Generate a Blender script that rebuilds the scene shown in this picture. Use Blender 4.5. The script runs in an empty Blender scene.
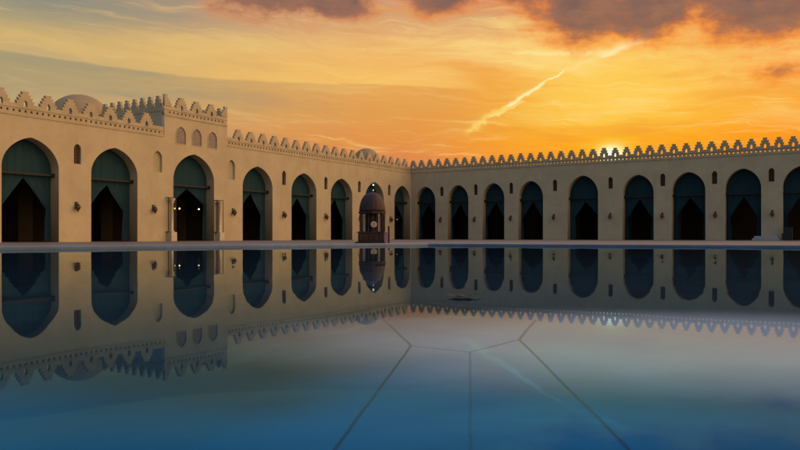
import bpy, bmesh, math, random
from mathutils import Vector, Matrix
random.seed(7)
R = math.radians
scene = bpy.context.scene
COL = scene.collection

# ------------------------------------------------------------------ camera
CAM_Z = 0.45
cam_d = bpy.data.cameras.new('camera')
cam = bpy.data.objects.new('camera', cam_d)
COL.objects.link(cam)
cam.location = (0, 0, CAM_Z)
cam.rotation_euler = (R(90), 0, 0)
cam_d.sensor_width = 36.0
cam_d.lens = 36.0 * 711 / 800
cam_d.shift_y = -11 / 800 * -1.0
cam_d.clip_start = 0.02
cam_d.clip_end = 6000
scene.camera = cam

scene.view_settings.view_transform = 'Standard'
scene.view_settings.look = 'None'
scene.view_settings.exposure = 0.0
scene.view_settings.gamma = 1.0
scene.view_settings.use_curve_mapping = False

# ------------------------------------------------------------------ sky
SUN_A, SUN_E = 16.55, 5.65         # azimuth to the right of +Y, elevation, degrees

def lin(r, g, b):
    def f(c):
        c /= 255.0
        return c / 12.92 if c <= 0.04045 else ((c + 0.055) / 1.055) ** 2.4
    return (f(r), f(g), f(b), 1.0)

class Graph:
    """small helper that writes math as nodes"""
    def __init__(self, tree):
        self.t = tree
    def node(self, kind, **kw):
        n = self.t.nodes.new(kind)
        for k, v in kw.items():
            setattr(n, k, v)
        return n
    def put(self, sock, v):
        if isinstance(v, bpy.types.NodeSocket):
            self.t.links.new(v, sock)
        else:
            sock.default_value = v
    def m(self, op, a, b=None, c=None, clamp=False):
        n = self.node('ShaderNodeMath', operation=op, use_clamp=clamp)
        self.put(n.inputs[0], a)
        if b is not None: self.put(n.inputs[1], b)
        if c is not None: self.put(n.inputs[2], c)
        return n.outputs[0]
    def add(self, a, b): return self.m('ADD', a, b)
    def sub(self, a, b): return self.m('SUBTRACT', a, b)
    def mul(self, *a):
        o = a[0]
        for b in a[1:]: o = self.m('MULTIPLY', o, b)
        return o
    def mad(self, a, b, c): return self.m('MULTIPLY_ADD', a, b, c)
    def smooth(self, x, lo, hi, out0=0.0, out1=1.0):
        n = self.node('ShaderNodeMapRange', interpolation_type='SMOOTHSTEP', clamp=True)
        self.put(n.inputs['Value'], x)
        self.put(n.inputs['From Min'], lo); self.put(n.inputs['From Max'], hi)
        self.put(n.inputs['To Min'], out0); self.put(n.inputs['To Max'], out1)
        return n.outputs[0]
    def mix(self, f, a, b, blend='MIX'):
        n = self.node('ShaderNodeMix', data_type='RGBA', blend_type=blend, clamp_factor=True)
        self.put(n.inputs[0], f); self.put(n.inputs[6], a); self.put(n.inputs[7], b)
        return n.outputs[2]
    def vec(self, x, y, z=0.0):
        n = self.node('ShaderNodeCombineXYZ')
        for i, v in enumerate((x, y, z)): self.put(n.inputs[i], v)
        return n.outputs[0]
    def noise(self, v, scale=1.0, detail=4.0, rough=0.55, dist=0.0):
        n = self.node('ShaderNodeTexNoise')
        self.put(n.inputs['Vector'], v)
        n.inputs['Scale'].default_value = scale
        n.inputs['Detail'].default_value = detail
        n.inputs['Roughness'].default_value = rough
        n.inputs['Distortion'].default_value = dist
        return n.outputs[0]
    def ramp(self, f, stops):
        n = self.node('ShaderNodeValToRGB')
        cr = n.color_ramp
        while len(cr.elements) < len(stops): cr.elements.new(0.5)
        for el, (p, c) in zip(cr.elements, stops):
            el.position = p; el.color = c
        self.put(n.inputs[0], f)
        return n.outputs[0]

world = bpy.data.worlds.new('World')
scene.world = world
world.use_nodes = True
wt = world.node_tree
wt.nodes.clear()
g = Graph(wt)
tc = g.node('ShaderNodeTexCoord')
sep = g.node('ShaderNodeSeparateXYZ')
wt.links.new(tc.outputs['Generated'], sep.inputs[0])
dx, dy, dz = sep.outputs
AZ = g.mul(g.m('ARCTAN2', dx, dy), 180 / math.pi)
EL = g.mul(g.m('ARCSINE', dz), 180 / math.pi)

def ramp_e(rows):           # rows: (elevation in degrees, sRGB)
    return g.ramp(g.m('DIVIDE', EL, 30.0), [(e / 30.0, lin(*c)) for e, c in rows])

left = ramp_e([(0, (160, 132, 95)), (6, (174, 146, 106)), (9.5, (184, 160, 116)), (12, (182, 158, 114)),
               (14, (190, 165, 112)), (16, (142, 142, 125)), (20, (112, 124, 130)), (30, (90, 105, 125))])
mid = ramp_e([(0, (205, 118, 88)), (5.5, (216, 124, 84)), (7.5, (228, 145, 72)), (10, (228, 160, 82)),
              (12.5, (242, 182, 96)), (15, (236, 180, 112)), (18, (206, 158, 122)), (30, (110, 110, 125))])
right = ramp_e([(0, (238, 120, 36)), (5, (250, 128, 22)), (7, (252, 144, 28)), (9.5, (250, 168, 60)),
                (12.5, (250, 190, 105)), (15, (242, 178, 110)), (18, (200, 150, 115)), (30, (105, 105, 120))])
base = g.mix(g.smooth(AZ, -30, 0), left, mid)
base = g.mix(g.smooth(AZ, -1, 20), base, right)

# the glow round the sun
da = g.sub(AZ, SUN_A); de = g.sub(EL, SUN_E + 0.60)
d2 = g.add(g.mul(da, da, 0.50), g.mul(de, de))
def gauss(x2, s): return g.m('EXPONENT', g.mul(x2, -1.0 / (2 * s * s)))
base = g.mix(g.mul(gauss(d2, 4.4), 0.85), base, lin(255, 184, 4))
d2w = g.add(g.mul(da, da, 0.6), g.mul(g.sub(EL, 11.2), g.sub(EL, 11.2), 2.2))
base = g.mix(g.mul(gauss(d2w, 4.3), 0.66), base, lin(255, 214, 92))

# cirrus streaks, slightly tilted
warp = g.noise(g.vec(g.mul(AZ, 0.10), g.mul(EL, 0.22), 3.0), 1.0, 3.0)
warp2 = g.noise(g.vec(g.mul(AZ, 0.45), g.mul(EL, 0.9), 8.0), 1.0, 3.0)
tilt = g.add(g.mad(AZ, 0.05, EL), g.add(g.mul(g.sub(warp, 0.5), 2.4), g.mul(g.sub(warp2, 0.5), 0.45)))
streak = g.noise(g.vec(g.mul(AZ, 0.075), g.mul(tilt, 0.62), 1.7), 1.0, 6.0, 0.58)
streak2 = g.noise(g.vec(g.mul(AZ, 0.13), g.mul(tilt, 2.1), 5.1), 1.0, 5.0, 0.6)
hi = g.smooth(streak, 0.50, 0.72)
lo = g.smooth(streak, 0.52, 0.32)
hi2 = g.smooth(streak2, 0.54, 0.72)
cream = g.mix(g.smooth(AZ, -25, 12), lin(222, 182, 118), lin(255, 222, 135))
band = g.smooth(EL, 7.0, 11.0)
base = g.mix(g.mul(hi, g.mad(band, 0.45, 0.2)), base, cream)
base = g.mix(g.mul(hi2, 0.45), base, cream)
streak3 = g.noise(g.vec(g.mul(AZ, 0.22), g.mul(g.add(tilt, g.mul(warp2, 0.8)), 4.2), 11.0), 1.0, 4.0, 0.6)
base = g.mix(g.mul(g.smooth(streak3, 0.50, 0.70), g.smooth(streak, 0.40, 0.60), 0.38), base, cream)
shade_c = g.mix(g.smooth(AZ, -22, 8), lin(150, 146, 124), lin(240, 150, 52))
base = g.mix(g.mul(lo, 0.55), base, shade_c)

# the long soft-edged sheet of cirrus on the left, bright along its lower rim
edge = g.add(g.add(12.08, g.mul(g.smooth(AZ, -13, -32), 0.75)), g.mul(g.smooth(AZ, -2, 8), -0.55))
edge = g.add(edge, g.mul(g.sub(warp2, 0.5), 0.22))
above = g.sub(EL, edge)
leftw = g.smooth(AZ, 7, 3)
rim = g.mul(g.smooth(above, -0.05, 0.12), g.smooth(above, 4.2, 0.0), leftw)
base = g.mix(g.mul(rim, g.mad(hi, 0.25, 0.50)), base, g.mix(g.smooth(AZ, -28, 0), lin(222, 186, 118), lin(250, 196, 104)))
under = g.mul(g.smooth(above, 0.02, -0.12), g.smooth(above, -4.2, -0.6), leftw)
base = g.mix(g.mul(under, 0.5), base, g.mix(g.smooth(AZ, -22, 2), lin(166, 152, 114), lin(226, 158, 78)))

# contrail and bright wisps, laid out as (azimuth, elevation) lines
wob = g.noise(g.vec(g.mul(AZ, 0.9), g.mul(EL, 0.9), 2.0), 1.0, 4.0)
def wisp(base, a0, e0, a1, e1, w0, w1, col, k, wobble):
    L = math.hypot(a1 - a0, e1 - e0)
    ux, uy = (a1 - a0) / L, (e1 - e0) / L
    ra = g.sub(AZ, a0); re = g.sub(EL, e0)
    t = g.m('DIVIDE', g.add(g.mul(ra, ux), g.mul(re, uy)), L)
    n = g.add(g.sub(g.mul(re, ux), g.mul(ra, uy)), g.mul(g.sub(wob, 0.5), wobble))
    w = g.mad(g.m('MINIMUM', g.m('MAXIMUM', t, 0.0), 1.0), w1 - w0, w0)
    q = g.m('DIVIDE', n, w)
    f = g.mul(g.m('EXPONENT', g.mul(g.mul(q, q), -1.0)), g.smooth(t, -0.06, 0.12), g.smooth(t, 1.05, 0.93), k)
    f = g.mul(f, g.smooth(wob, 0.25, 0.55, 0.55, 1.0))
    return g.mix(f, base, col)
base = wisp(base, 5.2, 8.2, 9.6, 10.9, 0.26, 0.15, lin(255, 224, 116), 0.68, 1.3)
base = wisp(base, 8.4, 10.2, 13.1, 12.8, 0.15, 0.06, lin(255, 242, 175), 0.95, 0.7)
base = wisp(base, 12.8, 12.6, 17.8, 14.6, 0.10, 0.30, lin(255, 228, 150), 0.35, 0.9)
base = wisp(base, 6.9, 9.2, 9.9, 10.6, 0.09, 0.10, lin(255, 236, 150), 0.6, 1.1)
base = wisp(base, 9.0, 14.3, 16.5, 13.9, 0.10, 0.22, lin(255, 232, 160), 0.6, 0.5)
base = wisp(base, 15.6, 13.5, 19.5, 15.0, 0.12, 0.32, lin(255, 240, 180), 0.7, 0.5)

# dark clouds lit from below
cn = g.noise(g.vec(g.mul(AZ, 0.34), g.mul(EL, 0.62), 4.0), 1.0, 6.0, 0.6)
cn2 = g.noise(g.vec(g.mul(AZ, 0.9), g.mul(EL, 1.6), 9.0), 1.0, 5.0, 0.6)
def blob(a0, e0, ra, re):
    x = g.m('DIVIDE', g.sub(AZ, a0), ra); y = g.m('DIVIDE', g.sub(EL, e0), re)
    return g.sub(1.0, g.m('SQRT', g.add(g.mul(x, x), g.mul(y, y))))
blobs = [(-10.0, 19.6, 8.6, 3.9), (-5.2, 18.2, 4.8, 1.9), (3.4, 18.6, 3.8, 2.0), (1.0, 19.8, 4.0, 2.0),
         (14.5, 21.6, 9.0, 7.2), (23.0, 20.4, 12.0, 7.2), (14.6, 17.2, 4.8, 3.6), (19.0, 16.6, 6.0, 2.6), (27.5, 17.0, 8.0, 4.6),
         (9.6, 19.4, 4.2, 2.4)]
dens = None
for b in blobs:
    v = blob(*b)
    dens = v if dens is None else g.m('SMOOTH_MAX', dens, v, 0.15)
thin = g.mul(blob(28.0, 11.45, 4.6, 0.95), 0.30)
dens = g.m('MAXIMUM', dens, thin)
dens = g.add(dens, g.add(g.mul(g.sub(cn, 0.5), 0.95), g.mul(g.sub(cn2, 0.5), 0.34)))
dens = g.sub(dens, 0.05)
body = g.smooth(dens, -0.10, 0.42)
core = g.smooth(dens, 0.08, 0.56)
cloud_dark = g.mix(g.smooth(cn, 0.30, 0.70), lin(112, 84, 84), lin(150, 102, 84))
lit_edge = g.mix(g.smooth(AZ, -10, 16), lin(214, 140, 92), lin(252, 130, 22))
cloud = g.mix(core, lit_edge, cloud_dark)
base = g.mix(g.mul(body, 0.90), base, cloud)

# deeper orange low down on both sides of the sun
low = g.mul(g.smooth(EL, 9.0, 5.8), g.smooth(g.m('ABSOLUTE', g.sub(da, -1.0)), 16, 4), 0.62)
base = g.mix(low, base, lin(254, 146, 8))

# the sun itself, just above the battlements
core2 = g.add(g.mul(da, da, 0.55), g.mul(de, de))
base = g.mix(g.mul(gauss(core2, 0.80), 0.78), base, lin(255, 218, 40))
base = g.mix(gauss(core2, 0.40), base, (1.6, 1.5, 1.05, 1.0))

# the sky overhead and behind the photographer, shaped to light walls and basin floor
sky = g.node('ShaderNodeTexSky', sky_type='NISHITA')
sky.sun_disc = False
sky.sun_elevation = R(SUN_E)
sky.sun_rotation = R(SUN_A)
sky.air_density = 1.5
sky.dust_density = 2.0
nish = g.mix(1.0, sky.outputs[0], (0.06, 0.06, 0.06, 1.0), 'MULTIPLY')
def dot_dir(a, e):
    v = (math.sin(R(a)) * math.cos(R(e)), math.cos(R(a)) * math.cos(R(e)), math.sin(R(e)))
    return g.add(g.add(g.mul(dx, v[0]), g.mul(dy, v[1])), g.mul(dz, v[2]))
BACK_WARM = (3.3, 1.86, 0.68, 1.0)  # warm glow added out of view on the right to brighten the left wing
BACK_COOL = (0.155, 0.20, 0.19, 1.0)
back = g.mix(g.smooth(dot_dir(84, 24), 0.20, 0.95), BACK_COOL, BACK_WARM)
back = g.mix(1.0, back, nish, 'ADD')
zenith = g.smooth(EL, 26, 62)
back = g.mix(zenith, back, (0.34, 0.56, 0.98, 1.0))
front_w = g.mul(g.smooth(dot_dir(3, 8), 0.60, 0.84), g.smooth(EL, 34, 22))
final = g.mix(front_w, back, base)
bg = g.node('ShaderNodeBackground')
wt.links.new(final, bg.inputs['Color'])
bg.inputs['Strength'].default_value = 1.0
wo = g.node('ShaderNodeOutputWorld')
wt.links.new(bg.outputs[0], wo.inputs[0])
world.cycles.sampling_method = 'MANUAL'
world.cycles.sample_map_resolution = 1024

sd = bpy.data.lights.new('sun', 'SUN')
sd.energy = 2.0
sd.angle = R(0.5)
sd.color = (1.0, 0.62, 0.28)
sun = bpy.data.objects.new('sun', sd)
COL.objects.link(sun)
sv = Vector((math.sin(R(SUN_A)) * math.cos(R(SUN_E)), math.cos(R(SUN_A)) * math.cos(R(SUN_E)), math.sin(R(SUN_E))))
sun.rotation_euler = sv.to_track_quat('Z', 'Y').to_euler()
sun.location = sv * 200

# ------------------------------------------------------------------ materials
def material(name, col, rough=0.8, var=0.12, scale=1.0, bump=0.0, metal=0.0, stains=0.0, stretch=(1, 1, 1), spec=0.3):
    m = bpy.data.materials.new(name)
    m.use_nodes = True
    t = m.node_tree
    h = Graph(t)
    p = t.nodes['Principled BSDF']
    co = h.node('ShaderNodeTexCoord')
    mp = h.node('ShaderNodeMapping')
    mp.inputs['Scale'].default_value = stretch
    t.links.new(co.outputs['Object'], mp.inputs[0])
    v = mp.outputs[0]
    n1 = h.noise(v, scale, 6.0, 0.6)
    n2 = h.noise(v, scale * 7.0, 4.0, 0.6)
    c = Vector(col)
    dark = tuple(c * (1 - var)) + (1.0,)
    lite = tuple(c * (1 + var)) + (1.0,)
    out = h.mix(h.smooth(n1, 0.32, 0.68), dark, lite)
    out = h.mix(h.mul(h.smooth(n2, 0.45, 0.75), 0.5), out, tuple(c * (1 - var * 1.3)) + (1.0,))
    if stains:
        # rain streaks: long vertical noise
        mp2 = h.node('ShaderNodeMapping')
        mp2.inputs['Scale'].default_value = (1.1, 1.1, 0.10)
        t.links.new(co.outputs['Object'], mp2.inputs[0])
        s = h.noise(mp2.outputs[0], 1.3, 5.0, 0.65)
        out = h.mix(h.mul(h.smooth(s, 0.52, 0.75), stains), out, tuple(c * 0.62) + (1.0,))
    t.links.new(out, p.inputs['Base Color'])
    p.inputs['Roughness'].default_value = rough
    p.inputs['Metallic'].default_value = metal
    p.inputs['Specular IOR Level'].default_value = spec
    if bump:
        b = h.node('ShaderNodeBump')
        b.inputs['Strength'].default_value = bump
        b.inputs['Distance'].default_value = 0.05
        t.links.new(n2, b.inputs['Height'])
        t.links.new(b.outputs[0], p.inputs['Normal'])
    return m

M = {}
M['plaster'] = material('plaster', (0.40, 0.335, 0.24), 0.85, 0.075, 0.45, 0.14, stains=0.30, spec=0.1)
M['niche_plaster'] = material('niche_plaster', (0.33, 0.285, 0.205), 0.88, 0.08, 0.8, 0.15, spec=0.1)  # slightly darker plaster for the blind niche backs
M['stone'] = material('parapet_stone', (0.37, 0.31, 0.225), 0.88, 0.10, 0.9, 0.2, stains=0.2, spec=0.1)
M['dome'] = material('dome_plaster', (0.30, 0.22, 0.135), 0.85, 0.10, 0.5, 0.15, stains=0.15, spec=0.1)
M['roof'] = material('roof_screed', (0.25, 0.21, 0.16), 0.9, 0.1, 0.4)
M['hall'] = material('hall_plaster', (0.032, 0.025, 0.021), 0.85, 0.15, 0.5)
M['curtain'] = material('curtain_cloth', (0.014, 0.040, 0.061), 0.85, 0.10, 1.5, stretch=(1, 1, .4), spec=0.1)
M['wood'] = material('dark_wood', (0.012, 0.009, 0.008), 0.6, 0.25, 2.0, stretch=(1, 1, .2))
M['shutter'] = material('shutter_wood', (0.10, 0.055, 0.035), 0.7, 0.25, 3.0, stretch=(1, 1, .2))
M['lattice'] = material('plaster_lattice', (0.30, 0.25, 0.24), 0.8, 0.1, 3.0)
M['pane'] = material('stained_glass', (0.13, 0.095, 0.115), 0.35, 0.3, 5.0, spec=0.5)
M['marble'] = material('grey_marble', (0.46, 0.39, 0.31), 0.35, 0.12, 1.6)
M['worn_white'] = material('worn_white', (0.20, 0.17, 0.15), 0.6, 0.2, 4.0)
M['iron'] = material('dark_iron', (0.030, 0.024, 0.022), 0.5, 0.2, 4.0, metal=0.3)
M['lamp_metal'] = material('bronze_lamp', (0.10, 0.045, 0.025), 0.5, 0.25, 6.0, metal=0.2)
M['rim'] = material('basin_marble', (0.085, 0.125, 0.20), 0.35, 0.16, 2.2, 0.05)
M['basin'] = material('basin_floor', (0.020, 0.17, 0.42), 0.6, 0.15, 1.7)
def reflection_floor():
    """deep blue basin floor with pale sky reflection and dark mirrored walls painted in"""
    m = bpy.data.materials.new('basin_floor'); m.use_nodes = True
    t = m.node_tree; h = Graph(t); p = t.nodes['Principled BSDF']
    co = h.node('ShaderNodeTexCoord'); sp = h.node('ShaderNodeSeparateXYZ')
    t.links.new(co.outputs['Object'], sp.inputs[0])
    x, y, z = sp.outputs
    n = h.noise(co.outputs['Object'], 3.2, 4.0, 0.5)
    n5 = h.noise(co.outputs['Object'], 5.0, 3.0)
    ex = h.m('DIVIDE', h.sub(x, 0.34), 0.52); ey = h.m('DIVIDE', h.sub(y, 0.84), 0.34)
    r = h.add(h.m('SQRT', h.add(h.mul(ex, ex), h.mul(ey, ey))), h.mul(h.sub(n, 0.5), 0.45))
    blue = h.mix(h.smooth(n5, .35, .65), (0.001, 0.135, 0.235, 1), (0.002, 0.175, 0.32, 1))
    mirror_dark = h.mix(h.smooth(n5, .35, .65), (0.012, 0.030, 0.040, 1), (0.018, 0.045, 0.058, 1))  # floor colour darkened where the walls are mirrored in the water
    pale = h.mix(h.smooth(h.noise(co.outputs['Object'], 2.1, 5.0), .35, .65), (0.60, 0.56, 0.54, 1), (0.76, 0.68, 0.62, 1))  # pale sky reflection in mid pool, put into the floor colour
    base = h.mix(h.smooth(h.add(y, h.mul(h.sub(n, 0.5), 0.25)), h.smooth(x, -0.12, 0.16, 0.40, 0.80), h.smooth(x, -0.12, 0.16, 0.66, 1.10)), blue, mirror_dark)
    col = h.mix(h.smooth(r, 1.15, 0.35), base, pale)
    # mosaic joints: soft stained grooves along a few segments
    wx = h.add(x, h.mul(h.sub(h.noise(co.outputs['Object'], 14.0, 3.0), 0.5), 0.003))
    wy = h.add(y, h.mul(h.sub(h.noise(co.outputs['Object'], 11.0, 3.0), 0.5), 0.004))
    dark = None
    A, B, C, D, F = (.012, .776), (.0724, .7355), (.138, .8236), (-.0263, 1.04), (.194, 1.016)
    for (p0, p1, w, k) in (((-.0365, .399), A, .0022, .8), ((-.072, .10), (-.0365, .399), .0022, .8), (A, B, .0026, .55), (B, C, .0026, .6), (A, D, .0034, .55), (C, F, .0034, .6),
                           (C, (.129, .3987), .0024, .7), ((.129, .3987), (.12, .1), .0022, .7), (B, (.0393, .3987), .0018, .4), (D, (-.30, .80), .0026, .4)):
        L2 = (p1[0] - p0[0]) ** 2 + (p1[1] - p0[1]) ** 2
        vx, vy = p1[0] - p0[0], p1[1] - p0[1]
        rx = h.sub(wx, p0[0]); ry = h.sub(wy, p0[1])
        tt = h.m('DIVIDE', h.add(h.mul(rx, vx), h.mul(ry, vy)), L2, clamp=True)
        ax = h.sub(rx, h.mul(tt, vx)); ay = h.sub(ry, h.mul(tt, vy))
        dd = h.m('SQRT', h.add(h.mul(ax, ax), h.mul(ay, ay)))
        f = h.mul(h.smooth(dd, w, w * .1), k * .88)
        dark = f if dark is None else h.m('MAXIMUM', dark, f)
    col = h.mix(dark, col, (0.010, 0.022, 0.040, 1))
    t.links.new(col, p.inputs['Base Color'])
    p.inputs['Roughness'].default_value = 0.7; p.inputs['Specular IOR Level'].default_value = 0.1
    return m
M['basin'] = reflection_floor()
M['joint'] = material('basin_joint', (0.016, 0.075, 0.15), 0.8, 0.2, 8.0)
M['kiosk'] = material('kiosk_wood', (0.030, 0.012, 0.014), 0.6, 0.3, 2.5)
M['kiosk_dome'] = material('kiosk_dome', (0.030, 0.015, 0.018), 0.6, 0.25, 3.0)
M['kiosk_dark'] = material('kiosk_panel', (0.014, 0.010, 0.012), 0.6, 0.25, 3.0)
M['pale'] = material('pale_disc', (0.40, 0.28, 0.25), 0.5, 0.05, 3.0)
M['cream'] = material('cream_post', (0.45, 0.36, 0.24), 0.6, 0.08, 3.0)
M['pink'] = material('mauve_panel', (0.28, 0.13, 0.18), 0.6, 0.15, 3.0)
M['step'] = material('step_stone', (0.30, 0.29, 0.32), 0.6, 0.12, 2.0)
M['black'] = material('black_case', (0.012, 0.012, 0.014), 0.5, 0.2, 4.0)
M['leaf'] = material('dry_leaf', (0.035, 0.022, 0.014), 0.8, 0.3, 30.0)

def emitter(name, col, k):
    m = bpy.data.materials.new(name); m.use_nodes = True
    t = m.node_tree; t.nodes.clear()
    e = t.nodes.new('ShaderNodeEmission'); o = t.nodes.new('ShaderNodeOutputMaterial')
    e.inputs[0].default_value = col + (1.0,); e.inputs[1].default_value = k
    t.links.new(e.outputs[0], o.inputs[0])
    return m
M['bulb'] = emitter('lamp_bulb', (1.0, 0.62, 0.26), 5.0)
M['bulb_cool'] = emitter('lamp_bulb_cool', (0.72, 1.0, 0.88), 1.8)

M['bulb_dim'] = emitter('lamp_bulb_dim', (0.60, 0.85, 0.72), 0.9)

def paving():
    m = bpy.data.materials.new('court_paving'); m.use_nodes = True
    t = m.node_tree; h = Graph(t); p = t.nodes['Principled BSDF']
    co = h.node('ShaderNodeTexCoord')
    mp = h.node('ShaderNodeMapping')
    mp.inputs['Rotation'].default_value = (0, 0, R(31.5))
    t.links.new(co.outputs['Object'], mp.inputs[0])
    br = h.node('ShaderNodeTexBrick')
    br.inputs['Scale'].default_value = 0.8
    br.inputs['Color1'].default_value = (0.16, 0.125, 0.10, 1)
    br.inputs['Color2'].default_value = (0.14, 0.112, 0.092, 1)
    br.inputs['Mortar'].default_value = (0.10, 0.07, 0.05, 1)
    br.inputs['Mortar Size'].default_value = 0.012
    t.links.new(mp.outputs[0], br.inputs['Vector'])
    n = h.noise(mp.outputs[0], 0.35, 6, 0.6)
    c = h.mix(h.mul(h.smooth(n, 0.4, 0.7), 0.45), br.outputs['Color'], (0.15, 0.11, 0.085, 1))
    t.links.new(c, p.inputs['Base Color'])
    p.inputs['Roughness'].default_value = 0.55
    p.inputs['Specular IOR Level'].default_value = 0.25
    return m
M['paving'] = paving()

def water():
    m = bpy.data.materials.new('pool_water'); m.use_nodes = True
    t = m.node_tree; t.nodes.clear(); h = Graph(t)
    co = h.node('ShaderNodeTexCoord')
    def ripple(scale, amp, seed):
        n = h.node('ShaderNodeTexNoise')
        off = h.node('ShaderNodeVectorMath', operation='ADD')
        t.links.new(co.outputs['Object'], off.inputs[0]); off.inputs[1].default_value = (seed, seed * 2, 0)
        t.links.new(off.outputs[0], n.inputs['Vector'])
        n.inputs['Scale'].default_value = scale; n.inputs['Detail'].default_value = 2.0
        s = h.node('ShaderNodeVectorMath', operation='SUBTRACT')
        t.links.new(n.outputs['Color'], s.inputs[0]); s.inputs[1].default_value = (0.5, 0.5, 0.5)
        k = h.node('ShaderNodeVectorMath', operation='MULTIPLY')
        t.links.new(s.outputs[0], k.inputs[0]); k.inputs[1].default_value = (amp, amp, 0)
        return k.outputs[0]
    a = h.node('ShaderNodeVectorMath', operation='ADD')
    t.links.new(ripple(1.6, 0.010, 1.3), a.inputs[0]); t.links.new(ripple(7.0, 0.004, 5.0), a.inputs[1])
    b = h.node('ShaderNodeVectorMath', operation='ADD')
    t.links.new(a.outputs[0], b.inputs[0]); b.inputs[1].default_value = (0, 0, 1)
    nn = h.node('ShaderNodeVectorMath', operation='NORMALIZE')
    t.links.new(b.outputs[0], nn.inputs[0])
    gl = h.node('ShaderNodeBsdfGlossy')
    gl.inputs['Color'].default_value = (0.36, 0.56, 0.82, 1)
    gl.inputs['Roughness'].default_value = 0.016
    t.links.new(nn.outputs[0], gl.inputs['Normal'])
    tr = h.node('ShaderNodeBsdfTransparent')
    tr.inputs['Color'].default_value = (0.88, 0.95, 1.0, 1)
    fr = h.node('ShaderNodeFresnel')
    fr.inputs['IOR'].default_value = 1.19
    t.links.new(nn.outputs[0], fr.inputs['Normal'])
    mx = h.node('ShaderNodeMixShader')
    # a blue sheen at steep angles that turns neutral at grazing ones
    edge = h.mix(h.smooth(fr.outputs[0], 0.08, 0.85), (0.12, 0.42, 0.80, 1), (0.78, 0.87, 0.82, 1))
    t.links.new(edge, gl.inputs['Color'])
    t.links.new(fr.outputs[0], mx.inputs[0]); t.links.new(tr.outputs[0], mx.inputs[1]); t.links.new(gl.outputs[0], mx.inputs[2])
    o = h.node('ShaderNodeOutputMaterial')
    t.links.new(mx.outputs[0], o.inputs[0])
    return m
M['water'] = water()

# ------------------------------------------------------------------ mesh helpers
def link_mesh(name, me, mat, parent=None, smooth=False):
    o = bpy.data.objects.new(name, me)
    COL.objects.link(o)
    if mat is not None:
        me.materials.clear(); me.materials.append(mat)
    if parent is not None: o.parent = parent
    if smooth:
        for p in me.polygons: p.use_smooth = True
    return o

def bm_obj(name, bm, mat, parent=None, smooth=False):
    me = bpy.data.meshes.new(name)
    bm.normal_update()
    if len(bm.faces) == 1:
        if bm.faces[:][0].normal.z < 0: bmesh.ops.reverse_faces(bm, faces=bm.faces[:])
    else:
        bmesh.ops.recalc_face_normals(bm, faces=bm.faces[:])
    bm.to_mesh(me); bm.free()
    return link_mesh(name, me, mat, parent, smooth)

def thing(name, label, cat, loc=(0, 0, 0), rz=0.0, group=None):
    o = bpy.data.objects.new(name, None)
    COL.objects.link(o)
    o.empty_display_size = 0.3
    o.location = loc; o.rotation_euler = (0, 0, rz)
    o['label'] = label; o['category'] = cat
    if group: o['group'] = group
    return o

def tag(o, label, cat, group=None):
    o['label'] = label; o['category'] = cat
    if group: o['group'] = group
    return o

def box(bm, x0, x1, y0, y1, z0, z1, bev=0.0):
    r = bmesh.ops.create_cube(bm, size=1.0)
    vs = r['verts']
    for v in vs:
        v.co = Vector((x0 if v.co.x < 0 else x1, y0 if v.co.y < 0 else y1, z0 if v.co.z < 0 else z1))
    if bev > 0:
        es = list({e for v in vs for e in v.link_edges})
        bmesh.ops.bevel(bm, geom=es, offset=bev, segments=2, affect='EDGES', profile=0.5)

def boxbm(*a, **k):
    bm = bmesh.new(); box(bm, *a, **k); return bm

def lathe(bm, prof, n=24, cx=0.0, cy=0.0, lobes=0, lobe=0.0):
    rings = []
    for (r, z) in prof:
        ring = []
        for i in range(n):
            a = 2 * math.pi * i / n
            rr = max(r, 1e-4)
            if lobes: rr *= 1 + lobe * (abs(math.cos(a * lobes / 2)) - 0.5)
            ring.append(bm.verts.new((cx + rr * math.cos(a), cy + rr * math.sin(a), z)))
        rings.append(ring)
    for a, b in zip(rings, rings[1:]):
        for i in range(n):
            bm.faces.new((a[i], a[(i + 1) % n], b[(i + 1) % n], b[i]))
    bm.faces.new(list(reversed(rings[0]))); bm.faces.new(rings[-1])

def lathebm(prof, n=24, **k):
    bm = bmesh.new(); lathe(bm, prof, n, **k); return bm

def outline_mesh(name, loops, y0, y1):
    """polygon (first loop) with holes (other loops) in the x-z plane, given thickness y0..y1"""
    cu = bpy.data.curves.new(name, 'CURVE')
    cu.dimensions = '2D'; cu.fill_mode = 'BOTH'; cu.extrude = (y1 - y0) / 2
    for lp in loops:
        sp = cu.splines.new('POLY')
        sp.points.add(len(lp) - 1)
        for p, (x, z) in zip(sp.points, lp): p.co = (x, z, 0, 1)
        sp.use_cyclic_u = True
    o = bpy.data.objects.new(name, cu)
    COL.objects.link(o)
    dg = bpy.context.evaluated_depsgraph_get()
    me = bpy.data.meshes.new_from_object(o.evaluated_get(dg))
    bpy.data.objects.remove(o); bpy.data.curves.remove(cu)
    me.name = name
    me.transform(Matrix.Translation((0, (y0 + y1) / 2, 0)) @ Matrix.Rotation(R(90), 4, 'X'))
    return me

def arch_height(u, rise, k=0.24):
    u = min(1.0, abs(u))
    return rise * ((1 - k) * math.sqrt(max(0.0, 1 - u * u)) + k * (1 - u))

def arch_loop(cx, w, spring, apex, base, n=28, k=0.24):
    h = w / 2; rise = apex - spring
    pts = [(cx - h, base)]
    for i in range(n + 1):
        a = math.pi * (1 - i / n)
        u = math.cos(a)
        pts.append((cx + h * u, spring + arch_height(u, rise, k)))
    pts.append((cx + h, base))
    return pts

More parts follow.
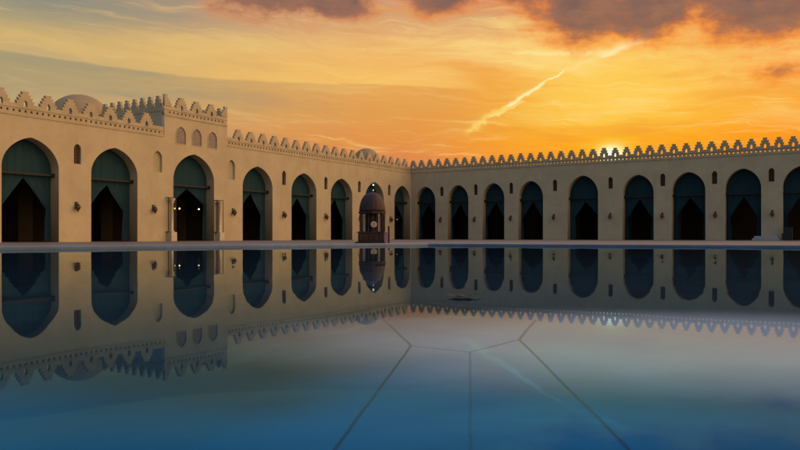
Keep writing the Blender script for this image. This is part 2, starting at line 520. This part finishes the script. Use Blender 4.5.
def tube(bm, pts, r, n=8):
    prev = None
    pts = [Vector(p) for p in pts]
    for i, p in enumerate(pts):
        d = (pts[min(i + 1, len(pts) - 1)] - pts[max(i - 1, 0)]).normalized()
        q = d.to_track_quat('Z', 'Y')
        ring = [bm.verts.new(p + q @ Vector((r * math.cos(2 * math.pi * j / n), r * math.sin(2 * math.pi * j / n), 0))) for j in range(n)]
        if prev:
            for j in range(n): bm.faces.new((prev[j], prev[(j + 1) % n], ring[(j + 1) % n], ring[j]))
        else: bm.faces.new(list(reversed(ring)))
        prev = ring
    bm.faces.new(prev)

# ------------------------------------------------------------------ ground
bm = bmesh.new()
S = 1500
for v in ((-S, -S), (S, -S), (S, S), (-S, S)): bm.verts.new((v[0], v[1], 0))
bm.verts.ensure_lookup_table(); bm.faces.new(bm.verts[:])
o = bm_obj('ground', bm, M['paving']); o['kind'] = 'structure'

# ------------------------------------------------------------------ the two wings of the court
CORNER = (1.493, 96.5, 0.0)
RZ_L = math.atan2(0.853, 0.522)          # local x runs away from the camera, y into the building
RZ_R = math.atan2(-0.522, 0.853)
WALL_T = 1.05
TOP = 9.0

left_arches = [  # name, centre (local x), width, spring, apex
    ('a0', -60.75, 4.25, 5.35, 7.48), ('A1', -53.45, 4.25, 5.35, 7.50), ('A2', -46.50, 4.28, 5.35, 7.50), ('A3', -38.25, 4.75, 5.45, 7.78),
    ('A4', -30.00, 4.30, 5.30, 7.38), ('A5', -22.75, 4.25, 5.25, 7.25), ('A6', -15.87, 4.25, 5.15, 7.15),
    ('A7', -8.90, 4.20, 5.15, 7.20), ('A8', -2.22, 4.05, 5.15, 7.15)]
right_arches = [
    ('R1', 2.24, 3.02, 5.15, 7.05), ('R2', 7.12, 3.00, 5.15, 7.10), ('R3', 12.12, 3.00, 5.20, 7.17),
    ('R4', 17.10, 3.20, 5.20, 7.25), ('R5', 23.60, 3.66, 5.35, 7.62), ('R6', 29.98, 3.42, 5.35, 7.42),
    ('R7', 35.36, 3.46, 5.45, 7.48), ('R8', 40.78, 3.46, 5.50, 7.60), ('R9', 46.22, 3.46, 5.50, 7.62), ('r10', 51.7, 3.46, 5.50, 7.62)]
left_slits = [(-49.80, 5.92, 7.44), (-26.05, 5.78, 7.27), (-18.89, 5.72, 7.15), (-12.25, 5.75, 7.12), (-5.48, 5.70, 7.10)]
left_niches = [(-42.30, 5.89, 7.68), (-33.65, 5.83, 7.70)]
right_slits = [(4.69, 5.74, 6.98), (9.64, 5.73, 7.13), (14.52, 5.76, 7.15), (20.19, 5.89, 7.28), (26.86, 5.95, 7.30),
               (32.66, 6.03, 7.43), (38.0, 6.06, 7.46), (43.46, 6.10, 7.51), (48.95, 6.10, 7.52)]

def slit_loop(cx, z0, z1, w):
    return arch_loop(cx, w, z1 - w * 0.62, z1, z0, 12, 0.15)

TIERS_WIDE = [(0.145, 0.22), (0.235, 0.22), (0.31, 0.23), (0.375, 0.25)]      # half width / pitch, height, from the top
TIERS_TALL = [(0.175, 0.26), (0.28, 0.29), (0.355, 0.33)]
NOTCH = 0.19
def merlon_mesh(name, pitch, tiers, y0, y1, hole=True, wear=0.0):
    rj = lambda: random.uniform(-wear, wear)
    tiers = [(hw + rj() * .6, h) for hw, h in tiers]
    z = sum(h for _, h in tiers)
    side = []
    for i, (hw, h) in enumerate(tiers):
        z1 = z - h
        if i == len(tiers) - 1: z1 = 0.0
        side.append((hw * pitch, z - .012)); side.append((hw * pitch, z1 + h * .55)); side.append(((hw - .044) * pitch, z1 + (0.012 if z1 > 0 else 0)))
        z = z1
    side.insert(0, (side[0][0] - .015, side[0][1] + .012))
    loop = list(side)
    if hole:
        w = HOLE_W(pitch)
        loop += [(w, 0.0), (w, .10), (w * .55, .21), (0, .29), (-w * .55, .21), (-w, .10), (-w, 0.0)]
    loop += [(-x + rj() * pitch * .35, zz + (rj() * .5 if zz > .05 else 0)) for x, zz in reversed(side)]
    return outline_mesh(name, [loop], y0, y1)
def HOLE_W(pitch): return 0.115 if pitch < 1.5 else 0.135

def parapet(root, x0, x1, zc, pitch, first, tiers, y0=0.03, th=0.26, hole_w=0.17):
    """pierced band zc..zc+0.82 and a row of stepped merlons on it; merlon centres first + k*pitch"""
    zb = zc + 0.82
    half = tiers[-1][0] * pitch
    centres = []
    cx = first + math.ceil((x0 - first) / pitch - 0.5) * pitch
    while cx < x1 + 0.4 * pitch:
        if cx - half > x0 - 0.05 and cx + half < x1 + 0.05: centres.append(cx)
        cx += pitch
    w = HOLE_W(pitch)
    top = []
    for cx in reversed(centres): top += [(cx + w, zb), (cx + w, zb - NOTCH), (cx - w, zb - NOTCH), (cx - w, zb)]
    loops = [[(x0, zc), (x1, zc), (x1, zb)] + top + [(x0, zb)]]
    hp = pitch / 3 if pitch < 1.5 else pitch / 4
    x = first + math.ceil((x0 + 0.25 - first) / hp) * hp
    while x < x1 - 0.2:
        loops.append([(x - hole_w / 2, zc + 0.22), (x + hole_w / 2, zc + 0.22), (x + hole_w / 2 * 0.8, zc + 0.39), (x - hole_w / 2 * 0.8, zc + 0.39)])
        x += hp
    link_mesh('frieze', outline_mesh('frieze', loops, y0, y0 + th), M['stone'], root)
    bm = bmesh.new()
    box(bm, x0 + .004, x1 - .004, y0 - 0.075, y0 - 0.002, zc - 0.05, zc + 0.07)
    box(bm, x0 + .004, x1 - .004, y0 - 0.040, y0 - 0.002, zc + 0.50, zc + 0.57)
    bm_obj('string_course', bm, M['stone'], root)
    kinds = []
    for q in range(6):
        mm = merlon_mesh('merlon', pitch, tiers, y0 + 0.01, y0 + th - 0.01, wear=0.022)
        mm.materials.append(M['stone']); kinds.append(mm)
    for cx in centres:
        o = bpy.data.objects.new('merlon', random.choice(kinds)); COL.objects.link(o); o.parent = root
        o.location = (cx, random.uniform(-.004, .004), zb)
        o.rotation_euler = (0, R(random.uniform(-.35, .35)), R(random.uniform(-.6, .6)))
        o.scale = (random.uniform(.96, 1.03), 1, random.uniform(.95, 1.03))

def slit_window(root, cx, z0, z1, w, wy):
    m = outline_mesh('window', [slit_loop(cx, z0 + 0.002, z1 - 0.002, w - 0.004)], wy, wy + .04)
    win = link_mesh('window', m, M['shutter'], root)
    bm = bmesh.new()
    for i in range(1, 3):
        x = cx - w / 2 + w * i / 3
        box(bm, x - .018, x + .018, wy - .05, wy - .002, z0 + .01, z1 - .16)
    nz = 6
    for i in range(1, nz):
        z = z0 + (z1 - z0 - .15) * i / nz
        box(bm, cx - w / 2 + .005, cx + w / 2 - 0.005, wy - .035, wy - .015, z - .016, z + .016)
    bm_obj('lattice', bm, M['wood'], win)

def wing(name, label, rz, arches, slits, niches, x0, x1, slit_w, k, win_y, notch=None):
    root = thing(name, label, 'arcade', CORNER, rz)
    loops = []
    b = 0.0
    # the outer outline runs down round every arch so the piers stand on the ground
    out = [(x0, TOP), (x0, b)]
    for (nm, c, w, sp, ap) in arches:
        out += arch_loop(c, w, sp, ap, b, k=k)
    out += [(x1, b), (x1, TOP)]
    if notch: out += [(notch[1], TOP), (notch[1], notch[2]), (notch[0], notch[2]), (notch[0], TOP)]
    loops.append(out)
    for (c, z0, z1) in slits: loops.append(slit_loop(c, z0, z1, slit_w))
    for (c, z0, z1) in niches: loops.append(slit_loop(c, z0, z1, 0.92))
    me = outline_mesh('wall', loops, 0.0, WALL_T)
    link_mesh('wall', me, M['plaster'], root)
    for s in slits: slit_window(root, *s, slit_w, win_y)
    for (c, z0, z1) in niches:
        m = outline_mesh('blind_niche', [slit_loop(c, z0 + .002, z1 - .002, 0.916)], 0.20, 0.27)
        link_mesh('blind_niche', m, M['niche_plaster'], root)
    # tie beams across the arches, set in the depth of the wall
    for (nm, c, w, sp, ap) in arches:
        zb = 4.95
        bm = bmesh.new()
        box(bm, c - w / 2 + .003, c + w / 2 - .003, 0.55, 0.70, zb - .07, zb + .07)
        for s in (-1, 1):
            xs = c + s * (w / 2 - .085)
            box(bm, xs - .08, xs + .08, 0.47, 0.78, zb - .13, zb + .13)
        bm_obj('tie_beam', bm, M['wood'], root)
    # roof, back wall, end walls of the hall
    bm = bmesh.new()
    box(bm, x0, x1 - .01, WALL_T + .003, 15.0, 8.62, 8.95)
    bm_obj('roof', bm, M['roof'], root)
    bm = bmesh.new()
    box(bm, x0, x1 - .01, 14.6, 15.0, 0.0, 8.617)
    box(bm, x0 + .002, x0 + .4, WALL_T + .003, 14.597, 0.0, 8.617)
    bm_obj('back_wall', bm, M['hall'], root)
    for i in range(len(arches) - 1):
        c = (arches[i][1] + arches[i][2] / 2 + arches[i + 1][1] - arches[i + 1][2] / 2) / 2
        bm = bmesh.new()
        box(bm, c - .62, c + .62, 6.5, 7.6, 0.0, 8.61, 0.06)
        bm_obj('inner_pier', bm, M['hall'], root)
    return root

wl = wing('arcade_wing', 'sandy plastered left arcade wing with wide pointed arches and stepped battlements', RZ_L,
          left_arches, left_slits, left_niches, -64.0, -0.003, 0.60, 0.17, 0.20, (-41.60, -34.20, 8.35))
wr = wing('arcade_wing', 'shaded right arcade wing standing below the setting sun with stepped battlements', RZ_R,
          right_arches, right_slits, [], -1.04, 56.0, 0.54, 0.11, 0.34)
parapet(wl, -64.0, -41.62, TOP, 1.74, -52.10, TIERS_WIDE)
parapet(wl, -34.18, -0.05, TOP, 1.74, -32.62, TIERS_WIDE)
parapet(wr, -0.29, 56.0, TOP, 1.29, 38.99, TIERS_TALL)
# the short flank behind the corner closes the hall
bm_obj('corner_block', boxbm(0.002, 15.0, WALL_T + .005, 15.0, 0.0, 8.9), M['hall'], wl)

# ------------------------------------------------------------------ gate block rising over the left wing
gx0, gx1, gd, gz = -41.60, -34.20, 8.4, 10.86
gate = thing('gate_block', 'raised gate block with three latticed windows and its own stepped battlements on left wing', 'gate block', CORNER, RZ_L)
wins = [(-39.78, 8.55), (-37.96, 8.57), (-36.07, 8.56)]
z0b = 8.35
loops = [[(gx0, z0b), (gx1, z0b), (gx1, gz), (gx0, gz)]]
WIN_W, WIN_H = 1.06, 1.50
for c, z0 in wins: loops.append(slit_loop(c, z0, z0 + WIN_H, WIN_W))
link_mesh('wall', outline_mesh('wall', loops, 0.0, 0.30), M['plaster'], gate)
bm = bmesh.new()
box(bm, gx0, gx0 + .5, 0.303, gd - .003, TOP + .004, gz)
box(bm, gx1 - .5, gx1, 0.303, gd - .003, TOP + .004, gz)
box(bm, gx0, gx1, gd, gd + .5, TOP + .004, gz)
bm_obj('side_wall', bm, M['plaster'], gate)
bm_obj('roof', boxbm(gx0 + .503, gx1 - .503, .303, gd - .003, gz - .35, gz - .05), M['roof'], gate)
for c, z0 in wins:
    m = outline_mesh('window', [slit_loop(c, z0 + .002, z0 + WIN_H - .002, WIN_W - .004)], 0.070, 0.090)
    w = link_mesh('window', m, M['pane'], gate)
    bm = bmesh.new()
    for i in range(-2, 3):
        x = c + i * .19
        top = z0 + WIN_H - .66 + arch_height(i * .19 / (WIN_W / 2), .64, .15)
        box(bm, x - .022, x + .022, 0.045, 0.067, z0 + .01, top - .02)
    for i in range(1, 8):
        z = z0 + i * .17
        hw = WIN_W / 2 - .02 if z < z0 + .84 else (WIN_W / 2 - .02) * math.sqrt(max(.05, 1 - ((z - z0 - .84) / .66) ** 2))
        box(bm, c - hw, c + hw, 0.049, 0.063, z - .02, z + .02)
    bm_obj('lattice', bm, M['lattice'], w)
    ring = [slit_loop(c, z0 - .07, z0 + WIN_H + .07, WIN_W + .14), slit_loop(c, z0 + .001, z0 + WIN_H - .001, WIN_W + .01)]
    link_mesh('frame', outline_mesh('frame', ring, -0.022, -0.002), M['plaster'], w)
parapet(gate, gx0, gx1, gz, 1.77, (gx0 + gx1) / 2, TIERS_WIDE, y0=0.02, th=0.26)
# half merlons that turn the corners of the block
cm = outline_mesh('corner_merlon', [[(0, 0), (.72, 0), (.80, .26), (.60, .28), (.66, .46), (.43, .48), (.50, .66), (.26, .68), (.36, .98), (0, .98)]], -0.02, 0.22)
cm.materials.append(M['stone'])
for x, s in ((gx0 + .01, 1), (gx1 - .01, -1)):
    o = bpy.data.objects.new('corner_merlon', cm); COL.objects.link(o); o.parent = gate
    o.location = (x, 0, gz + .82)
    if s < 0:
        o.rotation_euler = (0, 0, math.pi); o.location.y = 0.20
# side battlements run back along the roof edge
def side_parapet(xpos, flip):
    loops = [[(0.24, gz), (gd + .5, gz), (gd + .5, gz + .82), (0.24, gz + .82)]]
    y = 0.6
    while y < gd:
        loops.append([(y - .08, gz + .26), (y + .08, gz + .26), (y + .065, gz + .42), (y - .065, gz + .42)]); y += .345
    me = outline_mesh('frieze', loops, -.13, .13)
    me.transform(Matrix.Rotation(R(90), 4, 'Z'))
    o = link_mesh('frieze', me, M['stone'], gate); o.location = (xpos, 0, 0)
    mm = merlon_mesh('merlon', 1.03, TIERS_TALL, -.12, .12, hole=False)
    mm.materials.append(M['stone'])
    for k in range(8):
        q = bpy.data.objects.new('merlon', mm); COL.objects.link(q); q.parent = gate
        q.rotation_euler = (0, 0, R(90)); q.location = (xpos, 0.93 + k * 1.03, gz + .82)
        q.scale = (1, 1, random.uniform(1.0, 1.06))
side_parapet(gx0 + .135, False)
side_parapet(gx1 - .135, True)

# ------------------------------------------------------------------ domes behind the battlements
def dome(name, label, lx, ly, r, zc, drum):
    root = thing(name, label, 'dome', CORNER, RZ_L)
    prof = []
    n = 20
    for i in range(n + 1):
        a = math.pi / 2 * i / n
        prof.append((r * math.cos(a), zc + r * math.sin(a) * 1.0))
    bm_obj('shell', lathebm(prof, 48, cx=lx, cy=ly), M['dome'], root, True)
    bm = bmesh.new()
    lathe(bm, [(r * 1.04, drum), (r * 1.04, zc - .003)], 8, lx, ly)
    bm_obj('drum', bm, M['dome'], root)
dome('roof_dome', 'broad low plastered dome rising behind the battlements left of the gate block', -41.4, 12.0, 3.06, 10.78, 8.96)
dome('roof_dome', 'small grey dome rising behind the battlements above the kiosk', 6.96, 12.0, 2.1, 11.75, 8.96)

# ------------------------------------------------------------------ curtains
def cloth_grid(bm, f, nx, nz):
    vs = [[bm.verts.new(f(i / nx, j / nz)) for i in range(nx + 1)] for j in range(nz + 1)]
    for j in range(nz):
        for i in range(nx):
            try: bm.faces.new((vs[j][i], vs[j][i + 1], vs[j + 1][i + 1], vs[j + 1][i]))
            except ValueError: pass

def curtain(root_rz, label, c, w, spring, apex, seed, k_arch, openness=1.0):
    rnd = random.Random(seed)
    root = thing('curtain', label, 'curtain', CORNER, root_rz, 'teal curtains hanging in the arches')
    h = w / 2 - 0.02
    Y = WALL_T - 0.10
    zr = 4.95
    ph = rnd.uniform(0, 6)
    def lun(s, q):
        u = -1 + 2 * s
        top = spring + arch_height(u, apex - spring, k_arch) - 0.03
        z = zr - .10 + (top - zr + .10) * q
        y = Y + .012 * math.sin(u * w * (9 + ph * .5) + ph + 1.5 * math.sin(u * 3 + ph)) * (0.4 + 0.6 * (1 - q)) + .018 * math.sin(u * w * 5 + ph * 2)
        return (c + h * u, y, z)
    bm = bmesh.new(); cloth_grid(bm, lun, 72, 12)
    bm_obj('valance', bm, M['curtain'], root, True)
    zt = 4.66 + rnd.uniform(-.14, .10)
    zk = 2.55 + rnd.uniform(-.35, .30)
    if 'gate arch' in label: zk = 3.3
    slim = h * (0.80 + rnd.uniform(-.03, .03)) * openness
    skew = rnd.uniform(-.18, .18)
    for sgn in (-1, 1):
        p2 = rnd.uniform(0, 6)
        def dr(s, q):
            z = 4.86 - (4.86 - .06) * q
            # inner edge of the cloth: meets in the middle at the rod, drawn to the side at the tie, hangs free below
            if z > zt: inner = 0.0
            elif z > zk:
                k = (zt - z) / (zt - zk)
                inner = slim * (k ** 0.92)
            else:
                k = (zk - z) / zk
                inner = slim - 0.12 * math.sin(min(1, k) * math.pi * .6)
            x = inner + (h - inner) * s
            comp = (h - inner) / h
            fold = .036 * math.sin(s * (19 + p2) + p2 + z * .3 + .8 * math.sin(s * 5 + p2)) * (1.2 - .6 * comp)
            xx = c + sgn * x + skew * (1 - s) * (1 if z < zt else 0) * min(1, (zt - z) / .6)
            return (xx, Y + .06 + fold, z)
        bm = bmesh.new(); cloth_grid(bm, dr, 44, 44)
        bm_obj('drape', bm, M['curtain'], root, True)
    bm = bmesh.new(); tube(bm, [(c - h, Y + .02, zr - .02), (c + h, Y + .02, zr - .02)], .035)
    bm_obj('rod', bm, M['iron'], root)

where = {
    'A1': 'leftmost arch of the left wing', 'A2': 'arch just left of the gate block', 'A3': 'gate arch between marble columns',
    'A4': 'arch just right of the gate block', 'A5': 'second arch right of the gate block', 'A6': 'arch just left of the kiosk',
    'A7': 'arch behind the domed kiosk', 'A8': 'left wing arch beside the court corner',
    'R1': 'right wing arch beside the court corner', 'R2': 'second right wing arch from the corner', 'R3': 'third right wing arch from the corner',
    'R4': 'fourth right wing arch from the corner', 'R5': 'fifth right wing arch, just left of the sun', 'R6': 'sixth right wing arch, just right of the sun',
    'R7': 'seventh right wing arch from the corner', 'R8': 'arch left of the pale stone step', 'R9': 'arch cut off by the right edge'}
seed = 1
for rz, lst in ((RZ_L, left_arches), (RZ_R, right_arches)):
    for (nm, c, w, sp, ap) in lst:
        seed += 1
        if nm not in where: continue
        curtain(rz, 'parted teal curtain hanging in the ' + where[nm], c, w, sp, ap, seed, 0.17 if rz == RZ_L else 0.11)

# ------------------------------------------------------------------ wall lamps
def wall_lamp_meshes():
    out = []
    bm = bmesh.new()
    box(bm, -.07, .07, -.035, -.002, .02, .42, .01)
    tube(bm, [(0, -.03, .34), (0, -.12, .40), (0, -.20, .38), (0, -.22, .31)], .018)
    out.append(('bracket', bm, M['iron'], False))
    prof = [(.01, -.20), (.035, -.17), (.05, -.12), (.12, -.02), (.17, .08), (.15, .15), (.11, .19)]
    out.append(('lantern_body', lathebm(prof, 8, cy=-.22), M['lamp_metal'], False))
    out.append(('lantern_cap', lathebm([(.14, .193), (.10, .23), (.05, .28), (.02, .33), (.012, .40)], 8, cy=-.22), M['iron'], False))
    res = []
    for nm, bm, mt, sm in out:
        me = bpy.data.meshes.new(nm); bmesh.ops.recalc_face_normals(bm, faces=bm.faces[:]); bm.to_mesh(me); bm.free()
        me.materials.append(mt); res.append((nm, me))
    return res
lamp_parts = wall_lamp_meshes()
def wall_lamp(rz, x, z, text):
    ca, sa = math.cos(rz), math.sin(rz)
    root = thing('wall_lamp', 'small brown lantern sconce on the wall ' + text, 'wall lamp', (CORNER[0] + x * ca, CORNER[1] + x * sa, z - .1), rz, 'lantern sconces along the arcades')
    root.scale = (1.25, 1.25, 1.25)
    for nm, me in lamp_parts:
        o = bpy.data.objects.new(nm, me); COL.objects.link(o); o.parent = root
for x, z, t in [(-49.95, 2.62, 'right of the leftmost arch'), (-42.80, 2.66, 'left of the gate arch'), (-33.50, 2.68, 'right of the gate arch'),
                (-26.2, 2.60, 'two piers right of the gate arch'), (-19.05, 2.56, 'three piers right of the gate arch'),
                (-12.25, 2.55, 'just left of the kiosk'), (-5.34, 2.55, 'just right of the kiosk')]:
    wall_lamp(RZ_L, x, z, t)
for x, z, t in [(4.60, 2.54, 'first pier right of the court corner'), (9.55, 2.52, 'second pier right of the court corner'),
                (14.52, 2.60, 'third pier right of the court corner'), (20.10, 2.68, 'fourth pier right of the court corner'),
                (26.87, 2.70, 'directly below the sun'), (32.64, 2.66, 'first pier right of the sun'),
                (38.1, 2.68, 'second pier right of the sun'), (43.55, 2.72, 'above the pale stone step')]:
    wall_lamp(RZ_R, x, z, t)

# ------------------------------------------------------------------ marble columns beside the gate arch
def gate_column(x, side, label):
    root = thing('gate_column', label, 'column', CORNER, RZ_L, 'marble columns beside the gate arch')
    bm = bmesh.new(); box(bm, x - .30, x + .30, -.62, -.02, 0, .78, .02); bm_obj('pedestal', bm, M['marble'], root)
    prof = [(.21, .783), (.22, .84), (.17, .90), (.125, .95), (.125, 2.1), (.115, 3.25), (.16, 3.29), (.135, 3.33)]
    bm_obj('shaft', lathebm(prof, 20, cx=x, cy=-.32), M['marble'], root, True)
    bm_obj('capital', lathebm([(.14, 3.333), (.17, 3.40), (.24, 3.55), (.27, 3.62), (.27, 3.69)], 8, cx=x, cy=-.32), M['marble'], root)
    bm = bmesh.new()
    a = x - side * .42; b = x + side * .40
    for q in (a, b):
        box(bm, q - .024, q + .024, -.35, -.31, .80, 3.80)
    for z in (.80, 3.74):
        box(bm, min(a, b) - .03, max(a, b) + .03, -.345, -.315, z - .035, z + .04)
        box(bm, b - .028, b + .028, -.307, -.003, z - .03, z + .04)
        box(bm, a - .028, a + .028, -.307, -.003, z - .03, z + .04)
    for q in range(1, 4):
        xx = a + side * .07 * q
        box(bm, xx - .014, xx + .014, -.34, -.32, .843, 3.697)
    for q in range(1, 9):
        zz = .84 + q * .318
        box(bm, min(a, a + side * .25), max(a, a + side * .25), -.318, -.306, zz - .016, zz + .016)
    bm_obj('guard_frame', bm, M['iron'], root)
gate_column(-41.05, -1, 'pale marble column in a dark frame left of the gate arch')
gate_column(-35.45, 1, 'pale marble column in a dark frame right of the gate arch')

# ------------------------------------------------------------------ lamps hanging in the hall
def local(rz, x, y, z):
    ca, sa = math.cos(rz), math.sin(rz)
    return (CORNER[0] + x * ca - y * sa, CORNER[1] + x * sa + y * ca, z)
def hall_lamp(rz, x, y, z, r, label, mat, top=8.6):
    root = thing('hanging_lamp', label, 'lamp', local(rz, x, y, z), rz, 'lit lamps hanging in the hall')
    bm_obj('globe', lathebm([(.02, -r), (r * .7, -r * .7), (r, 0), (r * .7, r * .7), (.03, r)], 12), mat, root, True)
    bm = bmesh.new(); tube(bm, [(0, 0, r), (0, 0, top - z)], .012, 6)
    bm_obj('chain', bm, M['iron'], root)
    bm_obj('cap', lathebm([(.10, r + .002), (.05, r + .07), (.015, r + .12)], 10), M['lamp_metal'], root)
hall_lamp(RZ_L, -38.19, 2.6, 2.98, .07, 'leftmost lit lamp inside the gate arch', M['bulb'])
hall_lamp(RZ_L, -37.66, 2.6, 2.98, .07, 'middle lit lamp inside the gate arch', M['bulb'])
hall_lamp(RZ_L, -35.32, 2.6, 3.0, .07, 'rightmost lit lamp inside the gate arch', M['bulb'])

# ------------------------------------------------------------------ kiosk
def kiosk():
    D = 44.0
    root = thing('domed_kiosk', 'dark reddish domed kiosk with columns and a pale round disc, standing in the court', 'kiosk', (-1.72, D, 0), R(4))
    root.scale = (1.06, 1, 1.03)
    bm = bmesh.new(); box(bm, -1.0, .78, -.78, .78, 0, .10, .02); bm_obj('plinth', bm, M['kiosk_dark'], root)
    bm = bmesh.new()
    box(bm, -.82, .66, -.70, .70, .103, .62, .015)
    bm_obj('base', bm, M['kiosk_dark'], root)
    bm = bmesh.new()
    box(bm, -.86, .70, -.73, .73, .623, .70, .015)
    for i in range(5):
        x = -.66 + i * .29
        box(bm, x - .11, x + .11, -.72, -.703, .20, .54)
    bm_obj('moulding', bm, M['kiosk'], root)
    # body: heavy corner posts, slim pale columns, open bays
    for x in (-.63, .63):
        for y in (-.50, .50):
            bm_obj('corner_post', boxbm(x - .10, x + .10, y - .10, y + .10, .703, 1.74, bev=.015), M['kiosk'], root)
    for x, mt in ((-.455, 'worn_white'), (.36, 'step'), (-.24, 'kiosk'), (.24, 'kiosk')):
        prof = [(.055, .703), (.055, .75), (.036, .78), (.034, 1.62), (.055, 1.68), (.055, 1.74)]
        bm_obj('column', lathebm(prof, 12, cx=x, cy=-.54), M[mt], root, True)
    bm_obj('inner_drum', lathebm([(.50, .703), (.50, 1.74)], 8), M['kiosk_dark'], root)
    bm_obj('cornice', lathebm([(.74, 1.743), (.80, 1.80), (.80, 1.88), (.74, 1.92)], 8), M['kiosk'], root)
    bm = bmesh.new()
    prof = []
    for i in range(15):
        t = i / 14
        a = math.pi / 2 * t
        prof.append((.74 * math.cos(a) ** .80 if t < 1 else .02, 1.923 + 1.13 * math.sin(a) ** 1.05))
    lathe(bm, prof, 48, lobes=16, lobe=.06)
    bm_obj('dome', bm, M['kiosk_dome'], root, True)
    bm_obj('finial', lathebm([(.06, 3.035), (.04, 3.07), (.05, 3.10), (.015, 3.15)], 12), M['kiosk'], root, True)
    bm = bmesh.new()
    lathe(bm, [(.185, 0), (.185, .03), (.16, .045)], 32)
    bm.transform(Matrix.Translation((.07, -.70, 1.12)) @ Matrix.Rotation(R(90), 4, 'X'))
    dsk = bm_obj('disc', bm, M['pale'], root)
    bm = bmesh.new()
    box(bm, .062, .078, -.752, -.747, 1.03, 1.21); box(bm, .03, .11, -.758, -.753, 1.16, 1.18)
    bm_obj('disc_mark', bm, M['kiosk_dark'], dsk)
    bm = bmesh.new(); box(bm, -.06, .20, -.70, -.66, .703, .94); bm_obj('disc_stand', bm, M['kiosk_dark'], root)
    bm = bmesh.new(); box(bm, -1.06, -.87, -.72, -.55, .0, .68, .01); bm_obj('end_post', bm, M['cream'], root)
    bm = bmesh.new(); box(bm, .69, .86, -.78, -.30, .0, .66, .01); bm_obj('side_panel', bm, M['pink'], root)
    bm = bmesh.new(); box(bm, .70, .86, -.77, -.31, .663, .72, .01); bm_obj('panel_cap', bm, M['cream'], root)
    bm = bmesh.new(); box(bm, .88, .98, -.74, -.64, .0, 1.02, .01); bm_obj('end_post', bm, M['kiosk'], root)
kiosk()

# lamp seen through the arch behind the kiosk
hall_lamp(RZ_L, -8.71, .35, 6.86, .10, 'upper cool white lamp hanging high in the arch behind the kiosk', M['bulb_cool'], 7.19)
hall_lamp(RZ_L, -8.71, .35, 6.20, .085, 'lower dimmer white lamp hanging in the arch behind the kiosk', M['bulb_dim'], 6.74)
hall_lamp(RZ_L, -.54, 1.9, 2.70, .05, 'tiny lit lamp inside the left wing arch beside the corner', M['bulb_dim'])

# ------------------------------------------------------------------ stone step and black case at the right
st = thing('stone_step', 'low pale grey stone step against the right wing wall', 'step', local(RZ_R, 43.0, -.75, 0), RZ_R)
bm_obj('lower_tread', boxbm(-1.25, 1.2, -.45, .74, 0, .22, bev=.015), M['step'], st)
bm_obj('upper_tread', boxbm(-1.1, 1.05, -.05, .73, .223, .44, bev=.015), M['step'], st)
cs = thing('equipment_case', 'black upright case standing beside the pale stone step', 'case', local(RZ_R, 44.9, -.55, 0), RZ_R)
bm_obj('lower_case', boxbm(-.45, .50, -.30, .30, .02, .72, bev=.02), M['black'], cs)
bm_obj('upper_case', boxbm(-.22, .48, -.26, .28, .723, 1.32, bev=.02), M['black'], cs)

# ------------------------------------------------------------------ fountain basin with still water
WZ = 0.35
K = Vector((0.30, 7.50))
uL = Vector((-0.80, -0.60)).normalized()
uR = Vector((0.91, -0.415)).normalized()
inner = [K, K + uL * 14, K + uL * 14 + uR * 9, K + uR * 9]
def offset_poly(poly, d):
    c = sum(poly, Vector((0, 0))) / len(poly)
    n = len(poly); out = []
    for i in range(n):
        p0, p1, p2 = poly[i - 1], poly[i], poly[(i + 1) % n]
        e1 = (p1 - p0).normalized(); e2 = (p2 - p1).normalized()
        n1 = Vector((e1.y, -e1.x)); n2 = Vector((e2.y, -e2.x))
        if n1.dot(p1 - c) < 0: n1 = -n1
        if n2.dot(p1 - c) < 0: n2 = -n2
        b = (n1 + n2).normalized()
        out.append(p1 + b * (d / b.dot(n1)))
    return out
basin = thing('fountain_basin', 'low raised marble basin brimming with still blue water in the foreground', 'basin')
outer = offset_poly(inner, 0.42)
RIMZ = 0.372
bm = bmesh.new()
n = 4
def ring(poly, z): return [bm.verts.new((p.x, p.y, z)) for p in poly]
r0 = ring(inner, 0.20); r1 = ring(inner, RIMZ - .008); r2 = ring(offset_poly(inner, .008), RIMZ)
r3 = ring(offset_poly(inner, .405), RIMZ); r4 = ring(outer, RIMZ - .015); r5 = ring(outer, RIMZ - .07)
r6 = ring(offset_poly(inner, .34), RIMZ - .09); r7 = ring(offset_poly(inner, .34), 0.0)
rr = [r0, r1, r2, r3, r4, r5, r6, r7]
for a, b in zip(rr, rr[1:]):
    for i in range(n): bm.faces.new((a[i], a[(i + 1) % n], b[(i + 1) % n], b[i]))
bm_obj('rim', bm, M['rim'], basin)
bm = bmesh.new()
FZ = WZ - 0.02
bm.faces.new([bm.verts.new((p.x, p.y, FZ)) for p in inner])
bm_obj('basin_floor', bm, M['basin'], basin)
bm = bmesh.new()
bm.faces.new([bm.verts.new((p.x, p.y, WZ)) for p in offset_poly(inner, -.002)])
o = bm_obj('water', bm, M['water']); o['kind'] = 'structure'

# dry leaf floating on the water
bm = bmesh.new()
def lf(s, q):
    u = -1 + 2 * s; v = -1 + 2 * q
    wdt = (1 - abs(u) ** 1.7) * .016
    return (u * .024, v * wdt, .0006 + .0016 * u * u + .002 * v * v * (1 - u * u) + .0004 * math.sin(u * 9))
cloth_grid(bm, lf, 18, 8)
leaf = thing('dry_leaf', 'curled dry brown leaf floating on the still water', 'leaf', (.100, 1.16, WZ + .001), R(15))
leaf.scale = (1.05, 1.7, 1.1)
bm_obj('blade', bm, M['leaf'], leaf, True)
bm = bmesh.new(); tube(bm, [(.022, 0, .004), (.030, .002, .004), (.036, .006, .002)], .0006, 6)
bm_obj('stalk', bm, M['leaf'], leaf)
